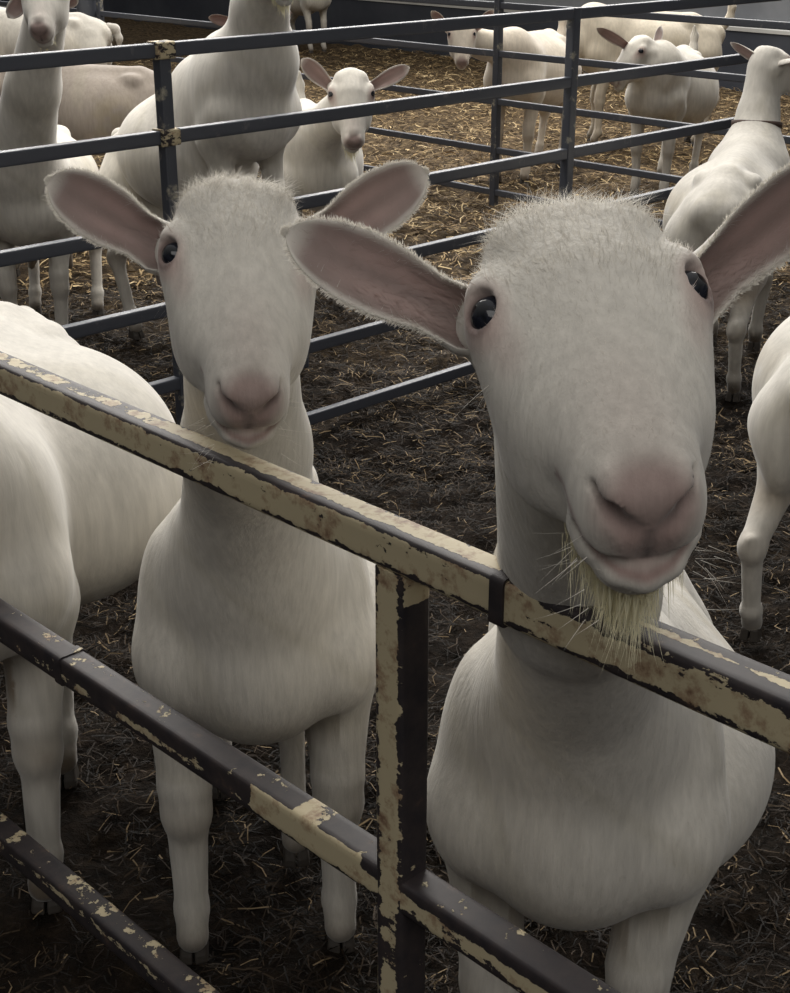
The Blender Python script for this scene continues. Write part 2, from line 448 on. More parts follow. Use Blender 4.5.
# thick column beside the rear fence
def column(loc, r, h):
    n = 28; V = []; F = []
    for z, rr in ((0, r * 1.15), (0.05, r * 1.15), (0.06, r), (h, r)):
        for i in range(n): V.append((rr * math.cos(2 * math.pi * i / n), rr * math.sin(2 * math.pi * i / n), z))
    for k in range(3):
        for i in range(n): j = (i + 1) % n; F.append((k * n + i, k * n + j, (k + 1) * n + j, (k + 1) * n + i))
    F.append(tuple(range(3 * n, 4 * n))); F.append(tuple(range(n))[::-1])
    o = mesh_obj('steel_column', np.array(V), F, M_STEEL); o.location = loc; o.data.set_sharp_from_angle(angle=0.8)
    return o
cp = P(90, 40, Y=10.8)
tag(column((cp[0], cp[1], 0), 0.078, 3.4), 'thick round dark steel column at the rear fence, upper left', 'column')

# ------------------------------------------------------------------ SDF tools
class Sdf:
    def __init__(s): s.ops = []
    def ell(s, c, r, R=None, k=0.03, sub=False):
        s.ops.append(('e', np.array(c, float), np.array(r, float), np.eye(3) if R is None else np.array(R), k, sub))
    def cone(s, a, b, r1, r2, k=0.03, sub=False):
        s.ops.append(('c', np.array(a, float), np.array(b, float), (r1, r2), k, sub))
    def bounds(s):
        lo, hi = np.full(3, 9.), np.full(3, -9.)
        for o in s.ops:
            if o[5 if o[0] == 'e' else 5]: continue
            if o[0] == 'e': m = np.abs(o[3]) @ o[2]; l, h = o[1] - m, o[1] + m
            else:
                rr = max(o[3]); l, h = np.minimum(o[1], o[2]) - rr, np.maximum(o[1], o[2]) + rr
            lo, hi = np.minimum(lo, l), np.maximum(hi, h)
        return lo, hi
    def grid(s, xs, ys, zs):
        D = np.full((len(xs), len(ys), len(zs)), 1.0, np.float32)
        ax = (xs, ys, zs)
        for o in s.ops:
            k, sub = o[4], o[5]
            if o[0] == 'e': m = np.abs(o[3]) @ o[2]; l, h = o[1] - m, o[1] + m
            else: rr = max(o[3]); l, h = np.minimum(o[1], o[2]) - rr, np.maximum(o[1], o[2]) + rr
            pad = k * 1.2 + 0.03
            sl = [slice(max(0, np.searchsorted(ax[i], l[i] - pad) - 1), np.searchsorted(ax[i], h[i] + pad) + 1) for i in range(3)]
            X = ax[0][sl[0]].astype(np.float32)[:, None, None]; Y = ax[1][sl[1]].astype(np.float32)[None, :, None]; Z = ax[2][sl[2]].astype(np.float32)[None, None, :]
            if X.size == 0 or Y.size == 0 or Z.size == 0: continue
            if o[0] == 'e':
                R = o[3]; x, y, z = X - o[1][0], Y - o[1][1], Z - o[1][2]
                q = [(x * R[0, i] + y * R[1, i] + z * R[2, i]) / o[2][i] for i in range(3)]
                k0 = np.sqrt(q[0] ** 2 + q[1] ** 2 + q[2] ** 2) + 1e-9
                k1 = np.sqrt((q[0] / o[2][0]) ** 2 + (q[1] / o[2][1]) ** 2 + (q[2] / o[2][2]) ** 2) + 1e-9
                d = k0 * (k0 - 1) / k1
            else:
                a, b = o[1], o[2]; ba = b - a; L2 = float(ba @ ba) + 1e-12
                t = np.clip(((X - a[0]) * ba[0] + (Y - a[1]) * ba[1] + (Z - a[2]) * ba[2]) / L2, 0, 1)
                d = np.sqrt((X - a[0] - t * ba[0]) ** 2 + (Y - a[1] - t * ba[1]) ** 2 + (Z - a[2] - t * ba[2]) ** 2) - (o[3][0] + (o[3][1] - o[3][0]) * t)
            cur = D[sl[0], sl[1], sl[2]]
            if sub:
                d = -d; hh = np.clip(0.5 + 0.5 * (d - cur) / k, 0, 1); new = cur + (d - cur) * hh + k * hh * (1 - hh)
            else:
                hh = np.clip(0.5 + 0.5 * (cur - d) / k, 0, 1); new = cur + (d - cur) * hh - k * hh * (1 - hh)
            D[sl[0], sl[1], sl[2]] = new
        return D

def axis(lo, hi, flo, fhi, hc, hf):
    lo -= 3 * hc; hi += 3 * hc
    if flo is None: return np.arange(lo, hi, hc)
    flo, fhi = max(lo, flo), min(hi, fhi)
    a = np.arange(lo, flo - hc * 0.5, hc); b = np.arange(flo, fhi, hf); c = np.arange(fhi, hi, hc)
    return np.concatenate([a, b, c])

def surface_nets(D, xs, ys, zs):
    S = D < 0; nx, ny, nz = D.shape
    cnt = np.zeros((nx - 1, ny - 1, nz - 1), np.int8)
    for a in (0, 1):
        for b in (0, 1):
            for c in (0, 1): cnt += S[a:nx - 1 + a, b:ny - 1 + b, c:nz - 1 + c]
    act = (cnt > 0) & (cnt < 8); I, J, K = np.nonzero(act)
    idx = np.full(cnt.shape, -1, np.int64); idx[I, J, K] = np.arange(len(I))
    pos = np.zeros((len(I), 3)); num = np.zeros(len(I))
    cs = [(0, 0, 0), (1, 0, 0), (0, 1, 0), (1, 1, 0), (0, 0, 1), (1, 0, 1), (0, 1, 1), (1, 1, 1)]
    ed = [(0, 1), (2, 3), (4, 5), (6, 7), (0, 2), (1, 3), (4, 6), (5, 7), (0, 4), (1, 5), (2, 6), (3, 7)]
    def cp_(o): return np.stack([xs[I + o[0]], ys[J + o[1]], zs[K + o[2]]], 1)
    for e0, e1 in ed:
        o0, o1 = cs[e0], cs[e1]
        d0 = D[I + o0[0], J + o0[1], K + o0[2]].astype(float); d1 = D[I + o1[0], J + o1[1], K + o1[2]].astype(float)
        m = (d0 < 0) != (d1 < 0); t = np.where(m, d0 / (d0 - d1 + 1e-20), 0)
        p = cp_(o0) * (1 - t)[:, None] + cp_(o1) * t[:, None]
        pos[m] += p[m]; num[m] += 1
    pos /= num[:, None]
    Q = []
    for axn in range(3):
        if axn == 0:
            A, B = S[:-1, 1:-1, 1:-1], S[1:, 1:-1, 1:-1]; i, j, k = np.nonzero(A != B); s = A[i, j, k]; j += 1; k += 1
            q = [idx[i, j - 1, k - 1], idx[i, j, k - 1], idx[i, j, k], idx[i, j - 1, k]]
        elif axn == 1:
            A, B = S[1:-1, :-1, 1:-1], S[1:-1, 1:, 1:-1]; i, j, k = np.nonzero(A != B); s = A[i, j, k]; i += 1; k += 1
            q = [idx[i - 1, j, k - 1], idx[i - 1, j, k], idx[i, j, k], idx[i, j, k - 1]]
        else:
            A, B = S[1:-1, 1:-1, :-1], S[1:-1, 1:-1, 1:]; i, j, k = np.nonzero(A != B); s = A[i, j, k]; i += 1; j += 1
            q = [idx[i - 1, j - 1, k], idx[i, j - 1, k], idx[i, j, k], idx[i - 1, j, k]]
        q = np.stack(q, 1); q[~s] = q[~s][:, ::-1]; Q.append(q)
    return pos, np.concatenate(Q)

def vertex_normals(V, F):
    n = np.cross(V[F[:, 2]] - V[F[:, 0]], V[F[:, 3]] - V[F[:, 1]]); N = np.zeros_like(V)
    for c in range(4): 
        for a in range(3): N[:, a] += np.bincount(F[:, c], n[:, a], len(V))
    return N / (np.linalg.norm(N, axis=1, keepdims=True) + 1e-12)

# ------------------------------------------------------------------ hair strands
def strands(name, roots, nrm, flow, length, width, lean, color, parent, segs=2, curl=0.3, jitter=0.35, mat=None, shade=None):
    """each strand is a thin tapering blade; roots (n,3), nrm (n,3), flow (n,3), length (n,), lean 0..1"""
    n = len(roots)
    if n == 0: return None
    fl = flow - nrm * np.sum(flow * nrm, 1, keepdims=True)
    fl += rng.normal(0, jitter, (n, 3)); fl -= nrm * np.sum(fl * nrm, 1, keepdims=True)
    fl /= np.linalg.norm(fl, axis=1, keepdims=True) + 1e-9
    lean = np.broadcast_to(lean, (n,))[:, None]
    d0 = nrm * (1 - lean) + fl * lean; d0 /= np.linalg.norm(d0, axis=1, keepdims=True)
    sd = np.cross(d0, nrm); sd += rng.normal(0, 0.05, (n, 3)); sd /= np.linalg.norm(sd, axis=1, keepdims=True) + 1e-9
    length = np.broadcast_to(length, (n,)) * rng.uniform(0.6, 1.2, n); W = np.broadcast_to(width, (n,))[:, None] / 2
    pts = []; p = roots - nrm * 0.001; d = d0.copy()
    pts.append((p - sd * W, p + sd * W))
    for s in range(1, segs + 1):
        p = p + d * (length / segs)[:, None]; d = d + fl * curl; d /= np.linalg.norm(d, axis=1, keepdims=True)
        w = W * (1 - s / segs)
        if s < segs: pts.append((p - sd * w, p + sd * w))
    V = np.concatenate([x for pr in pts for x in pr] + [p]); T = []; b = np.arange(n)
    for s in range(segs - 1):
        l0, r0, l1, r1 = b + 2 * s * n, b + (2 * s + 1) * n, b + (2 * s + 2) * n, b + (2 * s + 3) * n
        T += [np.stack([l0, r0, r1], 1), np.stack([l0, r1, l1], 1)]
    s = segs - 1
    T.append(np.stack([b + 2 * s * n, b + (2 * s + 1) * n, b + 2 * segs * n], 1))
    m = 2 * segs + 1
    C = np.tile(color * rng.uniform(0.9, 1.08, (n, 1)), (m, 1)); NN = np.tile(nrm if shade is None else shade, (m, 1))
    o = mesh_obj(name, V, np.concatenate(T), mat or M_HAIR, parent, True, C, NN)
    o['kind'] = 'stuff'
    return o

def sample_surface(V, F, N, C, n, weight):
    a = np.linalg.norm(np.cross(V[F[:, 2]] - V[F[:, 0]], V[F[:, 3]] - V[F[:, 1]]), axis=1) * weight[F].mean(1)
    cdf = np.cumsum(a); f = np.searchsorted(cdf, rng.random(n) * cdf[-1]); f = np.clip(f, 0, len(F) - 1)
    u, v = rng.random(n)[:, None], rng.random(n)[:, None]; q = F[f]
    def L(A): return (A[q[:, 0]] * (1 - u) + A[q[:, 1]] * u) * (1 - v) + (A[q[:, 3]] * (1 - u) + A[q[:, 2]] * u) * v
    nn = L(N); nn /= np.linalg.norm(nn, axis=1, keepdims=True) + 1e-9
    return L(V), nn, L(C)

# ------------------------------------------------------------------ goat
WHITE = np.array([0.72, 0.685, 0.62]); PINK = np.array([0.42, 0.27, 0.245]); DIRT = np.array([0.17, 0.135, 0.10])
CREAM = np.array([0.60, 0.50, 0.31]); NOSE = np.array([0.30, 0.19, 0.175]); UDDER = np.array([0.48, 0.30, 0.25])

def smooth(x, a, b):
    t = np.clip((x - a) / (b - a), 0, 1); return t * t * (3 - 2 * t)

def make_ear(parent, base, tip, opening, width, fine=True, wl=1.0, droop=0.0, tint=WHITE, dark=1.0, base_w=0.26):
    base, tip, opening = [np.array(q, float) for q in (base, tip, opening)]
    nt, nv = (34, 18) if fine else (14, 8)
    T = tip - base; Ln = np.linalg.norm(T); T /= Ln
    side = np.cross(T, opening); side /= np.linalg.norm(side); O = np.cross(side, T)
    ts = np.linspace(0, 1, nt)
    wp = np.interp(ts, [0, .12, .3, .5, .66, .8, .9, .96, 1.0], [base_w, base_w * 1.4, .74, .97, 1.0, .88, .66, .42, .08]) * width / 2
    ang = np.interp(ts, [0, .2, .45, 1.0], [2.0, 1.35, .62, .38])
    inner, outer, ci, co = [], [], [], []
    for i, t in enumerate(ts):
        sp = base + T * Ln * t + np.array([0, 0, -1]) * droop * math.sin(math.pi * t) + O * 0.10 * Ln * (t - 0.5) ** 2
        a = ang[i]; R = wp[i] / (math.sin(min(a, 1.5)))
        for v in np.linspace(-1, 1, nv):
            p = sp + side * R * math.sin(v * a) + O * R * (1 - math.cos(v * a))
            nrm = side * math.sin(v * a) - O * math.cos(v * a)       # outwards = away from the opening
            th = (0.0045 + 0.004 * (1 - t)) * (1 - abs(v) ** 4) * (1 - t ** 8) + 0.0008
            inner.append(p); outer.append(p + nrm * th)
            rim = smooth(np.array(abs(v)), 0.72, 1.0) + smooth(np.array(t), 0.86, 1.0)
            m = float(np.clip(1 - rim, 0, 1)); m *= 0.85
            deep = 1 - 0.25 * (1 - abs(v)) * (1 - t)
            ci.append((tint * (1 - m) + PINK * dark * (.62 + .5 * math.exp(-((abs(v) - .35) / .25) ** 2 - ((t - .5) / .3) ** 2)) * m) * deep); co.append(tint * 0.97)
    V = np.array(inner + outer); C = np.array(ci + co); F = []
    n = nt * nv
    for i in range(nt - 1):
        for j in range(nv - 1):
            a = i * nv + j
            F.append((a, a + 1, a + nv + 1, a + nv)); F.append((n + a, n + a + nv, n + a + nv + 1, n + a + 1))
    for i in range(nt - 1):
        a = i * nv; F.append((a, a + nv, n + a + nv, n + a)); a += nv - 1; F.append((a, n + a, n + a + nv, a + nv))
    for j in range(nv - 1):
        a = (nt - 1) * nv + j; F.append((a, a + 1, n + a + 1, n + a)); F.append((j, n + j, n + j + 1, j + 1))
    F = np.array(F)
    o = mesh_obj('ear', V, F, M_EAR, parent, True, C)
    if fine:
        # short white hairs round the rim and sparse hairs inside
        Ri, Rn, Rf, Rl = [], [], [], []
        Vi = V[:n].reshape(nt, nv, 3); outn = (V[n:] - V[:n]).reshape(nt, nv, 3)
        for q in range(2600):
            t = rng.uniform(0.18, 1.0); e = rng.choice([0, nv - 1]); f = t * (nt - 1); i = min(int(f), nt - 2); fr = f - i
            p = Vi[i, e] * (1 - fr) + Vi[i + 1, e] * fr
            if rng.random() < 0.28:
                j = rng.integers(0, nv - 1); g = rng.random(); p = Vi[-1, j] * (1 - g) + Vi[-1, j + 1] * g; i = nt - 2; e = j
            outd = (Vi[i, e] - Vi[i].mean(0)) if e in (0, nv - 1) else T * 1.0
            outd = outd / (np.linalg.norm(outd) + 1e-9) + T * 0.6; outd /= np.linalg.norm(outd)
            Ri.append(p + rng.normal(0, .0008, 3)); Rn.append(O); Rf.append(outd); Rl.append(rng.uniform(.0015, .0045))
        Ri, Rn, Rf, Rl = map(np.array, (Ri, Rn, Rf, Rl))
        strands('ear_fringe', Ri, Rn, Rf, Rl, 0.0006, 0.9, np.tile(tint * 1.05, (len(Ri), 1)), o, 2, 0.0, 0.25)
        m = 2600; tt = rng.uniform(0.02, 0.95, m); vv = rng.uniform(-0.97, 0.97, m)
        fi = (tt * (nt - 1)).astype(int).clip(0, nt - 2); fj = ((vv + 1) / 2 * (nv - 1)).astype(int).clip(0, nv - 2)
        fu = (tt * (nt - 1) - fi)[:, None]; fv = ((vv + 1) / 2 * (nv - 1) - fj)[:, None]
        g = lambda A: (A[fi, fj] * (1 - fu) + A[fi + 1, fj] * fu) * (1 - fv) + (A[fi, fj + 1] * (1 - fu) + A[fi + 1, fj + 1] * fu) * fv
        pr = g(Vi); pn = -g(outn); pn /= np.linalg.norm(pn, axis=1, keepdims=True) + 1e-9
        pc = g(C[:n].reshape(nt, nv, 3)) * 1.12
        strands('inner_hair', pr, pn, np.tile(T, (m, 1)), rng.uniform(.006, .013, m), 0.0006, 0.82, pc, o, 2, 0.1, 0.5)
    return o

def uv_ball(c, r, e, nu=28, nvv=18, iris=True):
    """eyeball with its pole towards e; horizontal slit pupil in an amber-grey iris, colours by place on the ball"""
    e = np.array(e, float); e /= np.linalg.norm(e); a = np.cross(e, [0, 0, 1.0]); a /= np.linalg.norm(a); b = np.cross(a, e)
    V, C, F = [], [], []
    for i in range(nvv + 1):
        th = math.pi * i / nvv
        for j in range(nu):
            ph = 2 * math.pi * j / nu; x, y, z = math.sin(th) * math.cos(ph), math.sin(th) * math.sin(ph), math.cos(th)
            V.append(np.array(c) + r * (a * x + b * y + e * z * (1.06 if th < 0.6 else 1.0)))
            pup = abs(y) < 0.30 and abs(x) < 0.62 and th < 1.2
            C.append((0.004, 0.005, 0.008) if pup else ((0.012, 0.014, 0.022) if th < 0.95 else (0.012, 0.010, 0.010)))
    for i in range(nvv):
        for j in range(nu): k = (j + 1) % nu; F.append((i * nu + j, (i + 1) * nu + j, (i + 1) * nu + k, i * nu + k))
    return np.array(V), np.array(F), np.array(C)

def look_frame(nose, up_hint=(0, 0, 1), roll=0.0):
    U = -np.array(nose, float); U /= np.linalg.norm(U)
    Nn = np.array(up_hint, float); Nn -= U * (Nn @ U); Nn /= np.linalg.norm(Nn)
    S = np.cross(U, Nn); R = np.stack([S, U, Nn], 1)
    if roll:
        c, s = math.cos(roll), math.sin(roll); R = R @ np.array([[c, 0, s], [0, 1, 0], [-s, 0, c]])
    return R

def make_goat(label, loc, fwd, head, R, scale=1.0, ears=None, hc=0.010, hf=None, fore=None, hind=None,
              rise=0.0, belly=(0.215, 0.02), beard=0, udder=False, tail='up', fine=False, tint=WHITE, fur=0,
              collar=False, neck_r=1.0, chestw=1.0, name='goat', udder_big=1.0, neck_bend=None, drop=0.0, dirt=1.0, slim=False, legr=1.0, headscale=1.0, udder_col=None,
              group='white dairy goats in the pens'):
    fwd = np.array(fwd, float); fwd /= np.linalg.norm(fwd); yaw = math.atan2(fwd[1], fwd[0])
    root = empty(name, (loc[0], loc[1], 0), yaw); tag(root, label, 'goat', group)
    Rw = np.array([[fwd[0], -fwd[1], 0], [fwd[1], fwd[0], 0], [0, 0, 1.0]])       # local -> world
    def loc_(p): return (np.array(p, float) - np.array([loc[0], loc[1], 0])) @ Rw / scale
    hp = loc_(head); HR = Rw.T @ np.array(R)                                        # head pose in the goat's own frame
    hd = lambda s, u, n: hp + HR @ (np.array([s, u, n], float) * headscale)
    tz = lambda x: rise * smooth(np.array(x), -0.62, 0.05) - drop * (1 - smooth(np.array(x), -0.6, 0.0))
    B = lambda x, y, z: np.array([x, y, z + float(tz(x))])
    s = Sdf()
    # trunk
    bw, bo = belly
    if slim:
        s.ell(B(-.10, 0, .60), (.27, .118, .18), k=.06); s.ell(B(-.33, bo * .9, .555), (.27, bw * .72, .19), k=.08)
        s.ell(B(-.24, bo, .50), (.24, bw, .14), k=.06)
    else:
        s.ell(B(-.10, 0, .615), (.27, .145, .185), k=.06); s.ell(B(-.33, bo, .585), (.27, bw, .20), k=.08)
    s.ell(B(-.30, bo * 1.5, .52), (.20, bw * 0.86, .14), k=.06)
    s.ell(B(.02, 0, .63), (.15, .135 * chestw, .17), k=.06)
    s.ell(B(.08, 0, .545), (.085, .10 * chestw, .10), k=.05)
    s.cone(B(.0, 0, .765), B(-.52, 0, .755), .040, .050, k=.06)
    s.ell(B(-.58, 0, .66), (.16, .105, .12), k=.06)
    for y in (-1, 1):
        s.ell(B(-.50, y * .085, .745), (.05, .03, .03), k=.035)          # hip bones
        s.ell(B(-.70, y * .05, .68), (.03, .022, .03), k=.05)            # pin bones
        s.ell(B(-.60, y * .095, .55), (.115, .058, .16), k=.045)         # thigh
        s.ell(B(.03, y * .115 * chestw, .60), (.075, .045, .15), k=.045)   # shoulder blade
        s.ell(B(.075, y * .10 * chestw, .56), (.06, .055, .07), k=.04)     # point of shoulder
    # fore legs
    fore = fore or [(.03, -.085), (.03, .085)]; hind = hind or [(-.60, -.10), (-.60, .10)]
    if fine or True:
        fore = [np.array(q, float) for q in fore]; hind = [np.array(q, float) for q in hind]
    for (fx, fy), sg in zip(fore, (-1, 1)):
        z0 = float(tz(0.03)) * (1 if rise > 0 else 0)
        el = B(-.015, sg * .108 * chestw, .50); sh = B(.05, sg * .10 * chestw, .57); kn = np.array([fx * .6 + el[0] * .4 + .015, fy * .6 + el[1] * .4, .275 + z0])
        fe = np.array([fx - .002, fy, .085 + z0]); pa = np.array([fx + .02, fy, .045 + z0])
        lr = legr
        s.cone(sh, el, .062, .052, k=.04); s.cone(el, kn + [0, 0, .05], .050 * lr, .033 * lr, k=.03)
        s.cone(kn + [0, 0, .05], kn, .033 * lr, .032 * lr, k=.015); s.ell(kn + [.006, 0, 0], (.033 * lr, .031 * lr, .04), k=.015)
        s.cone(kn - [0, 0, .03], fe, .027 * lr, .022 * lr, k=.015); s.ell(fe, (.029, .027, .028), k=.012); s.cone(fe, pa, .024, .027, k=.012)
        s.cone(fe + [-.02, .0, -.008], fe + [-.028, 0, -.02], .009, .005, k=.01)
    for (fx, fy), sg in zip(hind, (-1, 1)):
        st = B(-.52, sg * .105, .44); hk = np.array([fx - .085, fy, .285]); fe = np.array([fx - .015, fy, .09]); pa = np.array([fx + .012, fy, .045])
        s.cone(B(-.60, sg * .095, .56), st, .09, .060, k=.05); s.cone(st, hk, .050, .029, k=.035)
        s.ell(hk, (.036, .026, .035), k=.02); s.cone(hk + [-.02, 0, .01], hk + [-.03, 0, .03], .015, .012, k=.015)
        s.cone(hk, fe, .026, .021, k=.02); s.ell(fe, (.027, .025, .027), k=.012); s.cone(fe, pa, .023, .026, k=.012)
    if udder:
        ub = udder_big
        s.ell(np.array([-.47, 0, .40]), (.12 * ub, .10 * ub, .10 * ub), k=.04)
        for y in (-1, 1): s.cone((-.47 + .02, y * .055, .33), (-.44, y * .075, .24 - .03 * (ub - 1)), .036 * ub, .014, k=.03)
    # neck
    skull = hd(0, .04, -.085); thr = hd(0, -.01, -.12)
    n0 = B(.02, 0, .66); n1 = B(.085, 0, .745)
    mid = (n1 + skull) / 2 + (np.array(neck_bend) if neck_bend is not None else np.array([.015, 0, -.02]))
    s.cone(B(-.02, 0, .70), n1, .125 * neck_r, .108 * neck_r, k=.06); s.cone(n1, mid, .108 * neck_r, .074 * neck_r, k=.05)
    s.cone(mid, skull, .072 * neck_r, .058, k=.04); s.cone(mid + [0.015, 0, -.01], thr, .055 * neck_r, .045, k=.035)
    # head, in its own frame: s = goat's left, u = up the face, n = out of the face
    hs = headscale
    E = lambda c, r, k=.02, sub=False, rot=None: s.ell(hd(*c), np.array(r) * hs, HR if rot is None else HR @ rot, k, sub)
    C_ = lambda a, b, r1, r2, k=.02, sub=False: s.cone(hd(*a), hd(*b), r1 * hs, r2 * hs, k, sub)
    E((0, .030, -.062), (.064, .056, .058), .03)
    E((0, .020, -.032), (.062, .052, .030), .03)
    E((0, .062, -.045), (.040, .030, .036), .03)                  # poll
    for y in (-1, 1):
        E((y * .034, .052, -.022), (.020, .022, .018), .016)      # horn bud rise
        E((y * .054, .000, -.040), (.024, .030, .030), .018)      # orbit
        E((y * .060, .015, -.022), (.015, .018, .012), .012)      # brow
        E((y * .040, -.045, -.080), (.028, .058, .050), .03)      # cheek
        C_((y * .026, -.04, -.052), (y * .014, -.125, -.045), .034, .022, .03)
        C_((y * .022, -.06, -.098), (y * .008, -.140, -.084), .030, .018, .025)   # jaw bones
        E((y * .060, .040, -.074), (.020, .020, .022), .022)      # ear root
    C_((0, .0, -.040), (0, -.118, -.036), .043, .024, .03)        # bridge
    E((0, -.136, -.052), (.033, .033, .034), .018)                # muzzle
    for y in (-1, 1): E((y * .019, -.146, -.056), (.018, .024, .026), .012)    # upper lip pads
    E((0, -.157, -.034), (.020, .012, .014), .009)                # nose leather
    for y in (-1, 1): E((y * .0185, -.149, -.030), (.0095, .016, .014), .008)    # nostril wings
    E((0, -.146, -.101), (.026, .024, .019), .014)                # chin
    if fine:
        for y in (-1, 1):
            C_((y * .0095, -.176, -.043), (y * .0225, -.164, -.033), .0075, .0056, .004, True)
            C_((y * .0215, -.162, -.033), (y * .0275, -.146, -.028), .0050, .0025, .004, True)
            pts = [(0, -.176, -.080), (y * .016, -.171, -.077), (y * .028, -.158, -.068), (y * .034, -.147, -.061)]
            for p0, p1 in zip(pts[:-1], pts[1:]): C_((p0[0] * .94, p0[1] + .010, p0[2] - .011), (p1[0] * .94, p1[1] + .010, p1[2] - .011), .0095, .0085, .008)
            for p0, p1 in zip(pts[:-1], pts[1:]): C_(p0, p1, .0040, .0036, .005, True)
        C_((0, -.180, -.046), (0, -.178, -.070), .0026, .0024, .004, True)   # philtrum
    er = .0150 if fine else .0155 * hs; eyes = []
    for y in (-1, 1):
        ed = HR @ (np.array([y * .66, .02, .74])); ec = hd(y * (.0580 if fine else .061), .0, -.031 if fine else -.026); eyes.append((ec, ed))
        if fine:
            s.ell(ec, (er + .0022,) * 3, k=.012)
            ea = HR @ np.array([0, 1.0, 0]); ea -= ed * (ea @ ed) / (ed @ ed); ea /= np.linalg.norm(ea); e2 = ed / np.linalg.norm(ed); eb = np.cross(e2, ea)
            s.ell(ec + e2 * .0195, (.0140, .0150, .0126), np.stack([ea, e2, eb], 1)[:, [0, 1, 2]], .003, True)
            eyes[-1] = (ec + e2 * .0042, ed)
    lo, hi = s.bounds()
    if hf:
        hl, hh = hd(0, -.05, -.06) - .17, hd(0, -.05, -.06) + .17
        ax = [axis(lo[i], hi[i], hl[i], hh[i], hc, hf) for i in range(3)]
    else: ax = [axis(lo[i], hi[i], None, None, hc, hf) for i in range(3)]
    D = s.grid(*ax); V, F = surface_nets(D, *ax)
    del D
    N = vertex_normals(V, F)
    if fine:   # relax the grid steps a little
        for _ in range(2):
            acc = np.zeros_like(V); cn = np.bincount(F.ravel(), minlength=len(V))[:, None]
            ctr = V[F].mean(1)
            for c in range(4):
                for a in range(3): acc[:, a] += np.bincount(F[:, c], ctr[:, a], len(V))
            V = V * .5 + acc / cn * .5
    # ---- colours that belong to the animal: skin, stains
    q = (V - hp) @ HR / hs; S_, U_, N_ = q[:, 0], q[:, 1], q[:, 2]
    inhead = (np.abs(S_) < .11) & (U_ > -.23) & (U_ < .12) & (N_ > -.15) & (N_ < .05)
    nz = value_noise(V[:, 0] + 5, V[:, 2] + V[:, 1] * .7 + 5, 30, 11); nz2 = value_noise(V[:, 0] + 9, V[:, 2] + V[:, 1] + 3, 8, 12)
    Cc = np.tile(tint, (len(V), 1)) * (0.97 + 0.05 * nz2)[:, None]
    def paint(mask, colr, amt=1.0):
        nonlocal Cc
        m = np.clip(mask * amt, 0, 1)[:, None]; Cc = Cc * (1 - m) + np.asarray(colr) * m
    x, y, z = V.T
    # nose leather and lips
    dn = np.sqrt((S_ / .034) ** 2 + ((U_ + .160) / .030) ** 2 + ((N_ + .036) / .032) ** 2)
    paint(inhead * (1 - smooth(dn, .60, 1.2)), NOSE * (.9 if fine else 1.1), .88)
    dm = np.sqrt((S_ / .022) ** 2 + ((U_ + .172) / .03) ** 2 + ((N_ + .060) / .026) ** 2)
    paint(inhead * (1 - smooth(dm, .5, 1.2)), PINK * 1.05, .65)
    nar = np.abs(np.abs(S_) - .0165); line = np.exp(-((N_ + .038 - .8 * (np.abs(S_) - .0155)) / .0050) ** 2 - (nar / .008) ** 2) * (U_ < -.142)
    paint(inhead * line, (.05, .03, .03), .7)
    mc = -.081 + np.interp(np.abs(S_), [0, .016, .028, .036, .040], [0, .003, .012, .024, .033]); ml = np.exp(-((N_ - mc + .0035) / .0042) ** 2) * (U_ < -.112) * (U_ > -.23)
    paint(inhead * ml, PINK * .72, .85)
    ph = np.exp(-(S_ / .004) ** 2) * (N_ < -.043) * (N_ > -.074) * (U_ < -.15); paint(inhead * ph, (.08, .05, .05), .75)
    for sg in (-1, 1):
        de = np.sqrt(((S_ - sg * .066) / .9) ** 2 + ((U_ + .002) / 1.1) ** 2 + (N_ + .026) ** 2)
        paint(inhead * (1 - smooth(de, .014, .030)), PINK * 1.1, .6)
        paint(inhead * (1 - smooth(de, .0135, .0175)), (.12, .075, .07), .7)
        dt = np.sqrt(((S_ - sg * .052)) ** 2 + ((U_ + .026) / 1.6) ** 2 + ((N_ + .03)) ** 2); paint(inhead * (1 - smooth(dt, .006, .024)), PINK * 1.15, .45)
    br = np.exp(-(S_ / .030) ** 2) * smooth(-U_, .02, .12) * (N_ > -.06); paint(inhead * br, (.42, .34, .31), .40)
    bs = (x > .02) * (x < .22) * (1 - smooth(z, .46, .56)) * smooth(z, .38, .44) * (np.abs(y) < .12); paint(bs * (.4 + .9 * nz2), (.26, .22, .17), .55 if fine else .3)
    st_ = np.exp(-((nz2 - .72) / .10) ** 2) * (z > .35) * ~inhead; paint(st_, (.50, .46, .36), .28)
    # knees, feet, belly dirt
    low = (1 - smooth(z, .03, .12)) * (z < .3); paint(low, DIRT * .9, .75 * dirt)
    kn = np.exp(-((z - .27) / .05) ** 2) * (x > -.2) * (rise == 0); paint(kn * (.4 + .8 * nz), DIRT * 1.5, .38 * dirt)
    hk = np.exp(-((z - .29) / .06) ** 2) * (x < -.4); paint(hk * nz, DIRT * 1.6, .45 * dirt)
    be = (1 - smooth(z, .38, .50)) * smooth(z, .33, .39) * (np.abs(y) < np.where(x > -.12, .075, .17)) * (x < .12); paint(be * (.5 + .7 * nz2), DIRT * 2.0, .55 * dirt)
    fl = np.exp(-((x + .42) / .10) ** 2) * smooth(z, .35, .45) * (1 - smooth(z, .62, .74)) * (nz > .4) * (np.abs(y) > .1); paint(fl * nz, CREAM * .8, .5 * dirt)
    if udder:
        uu = (x < -.3) * (x > -.62) * (1 - smooth(z, .36, .45)) * (np.abs(y) < .13) * (z > .14)
        far_leg = np.min([np.hypot(x - (fx - .04), y - fy) for fx, fy in hind], axis=0); uu = uu * ((far_leg > .05) | (z > .34)); paint(uu, UDDER if udder_col is None else udder_col, .9)
    body = mesh_obj('body', V * scale, F, M_HEROCOAT if fine else M_COAT, root, True, Cc)
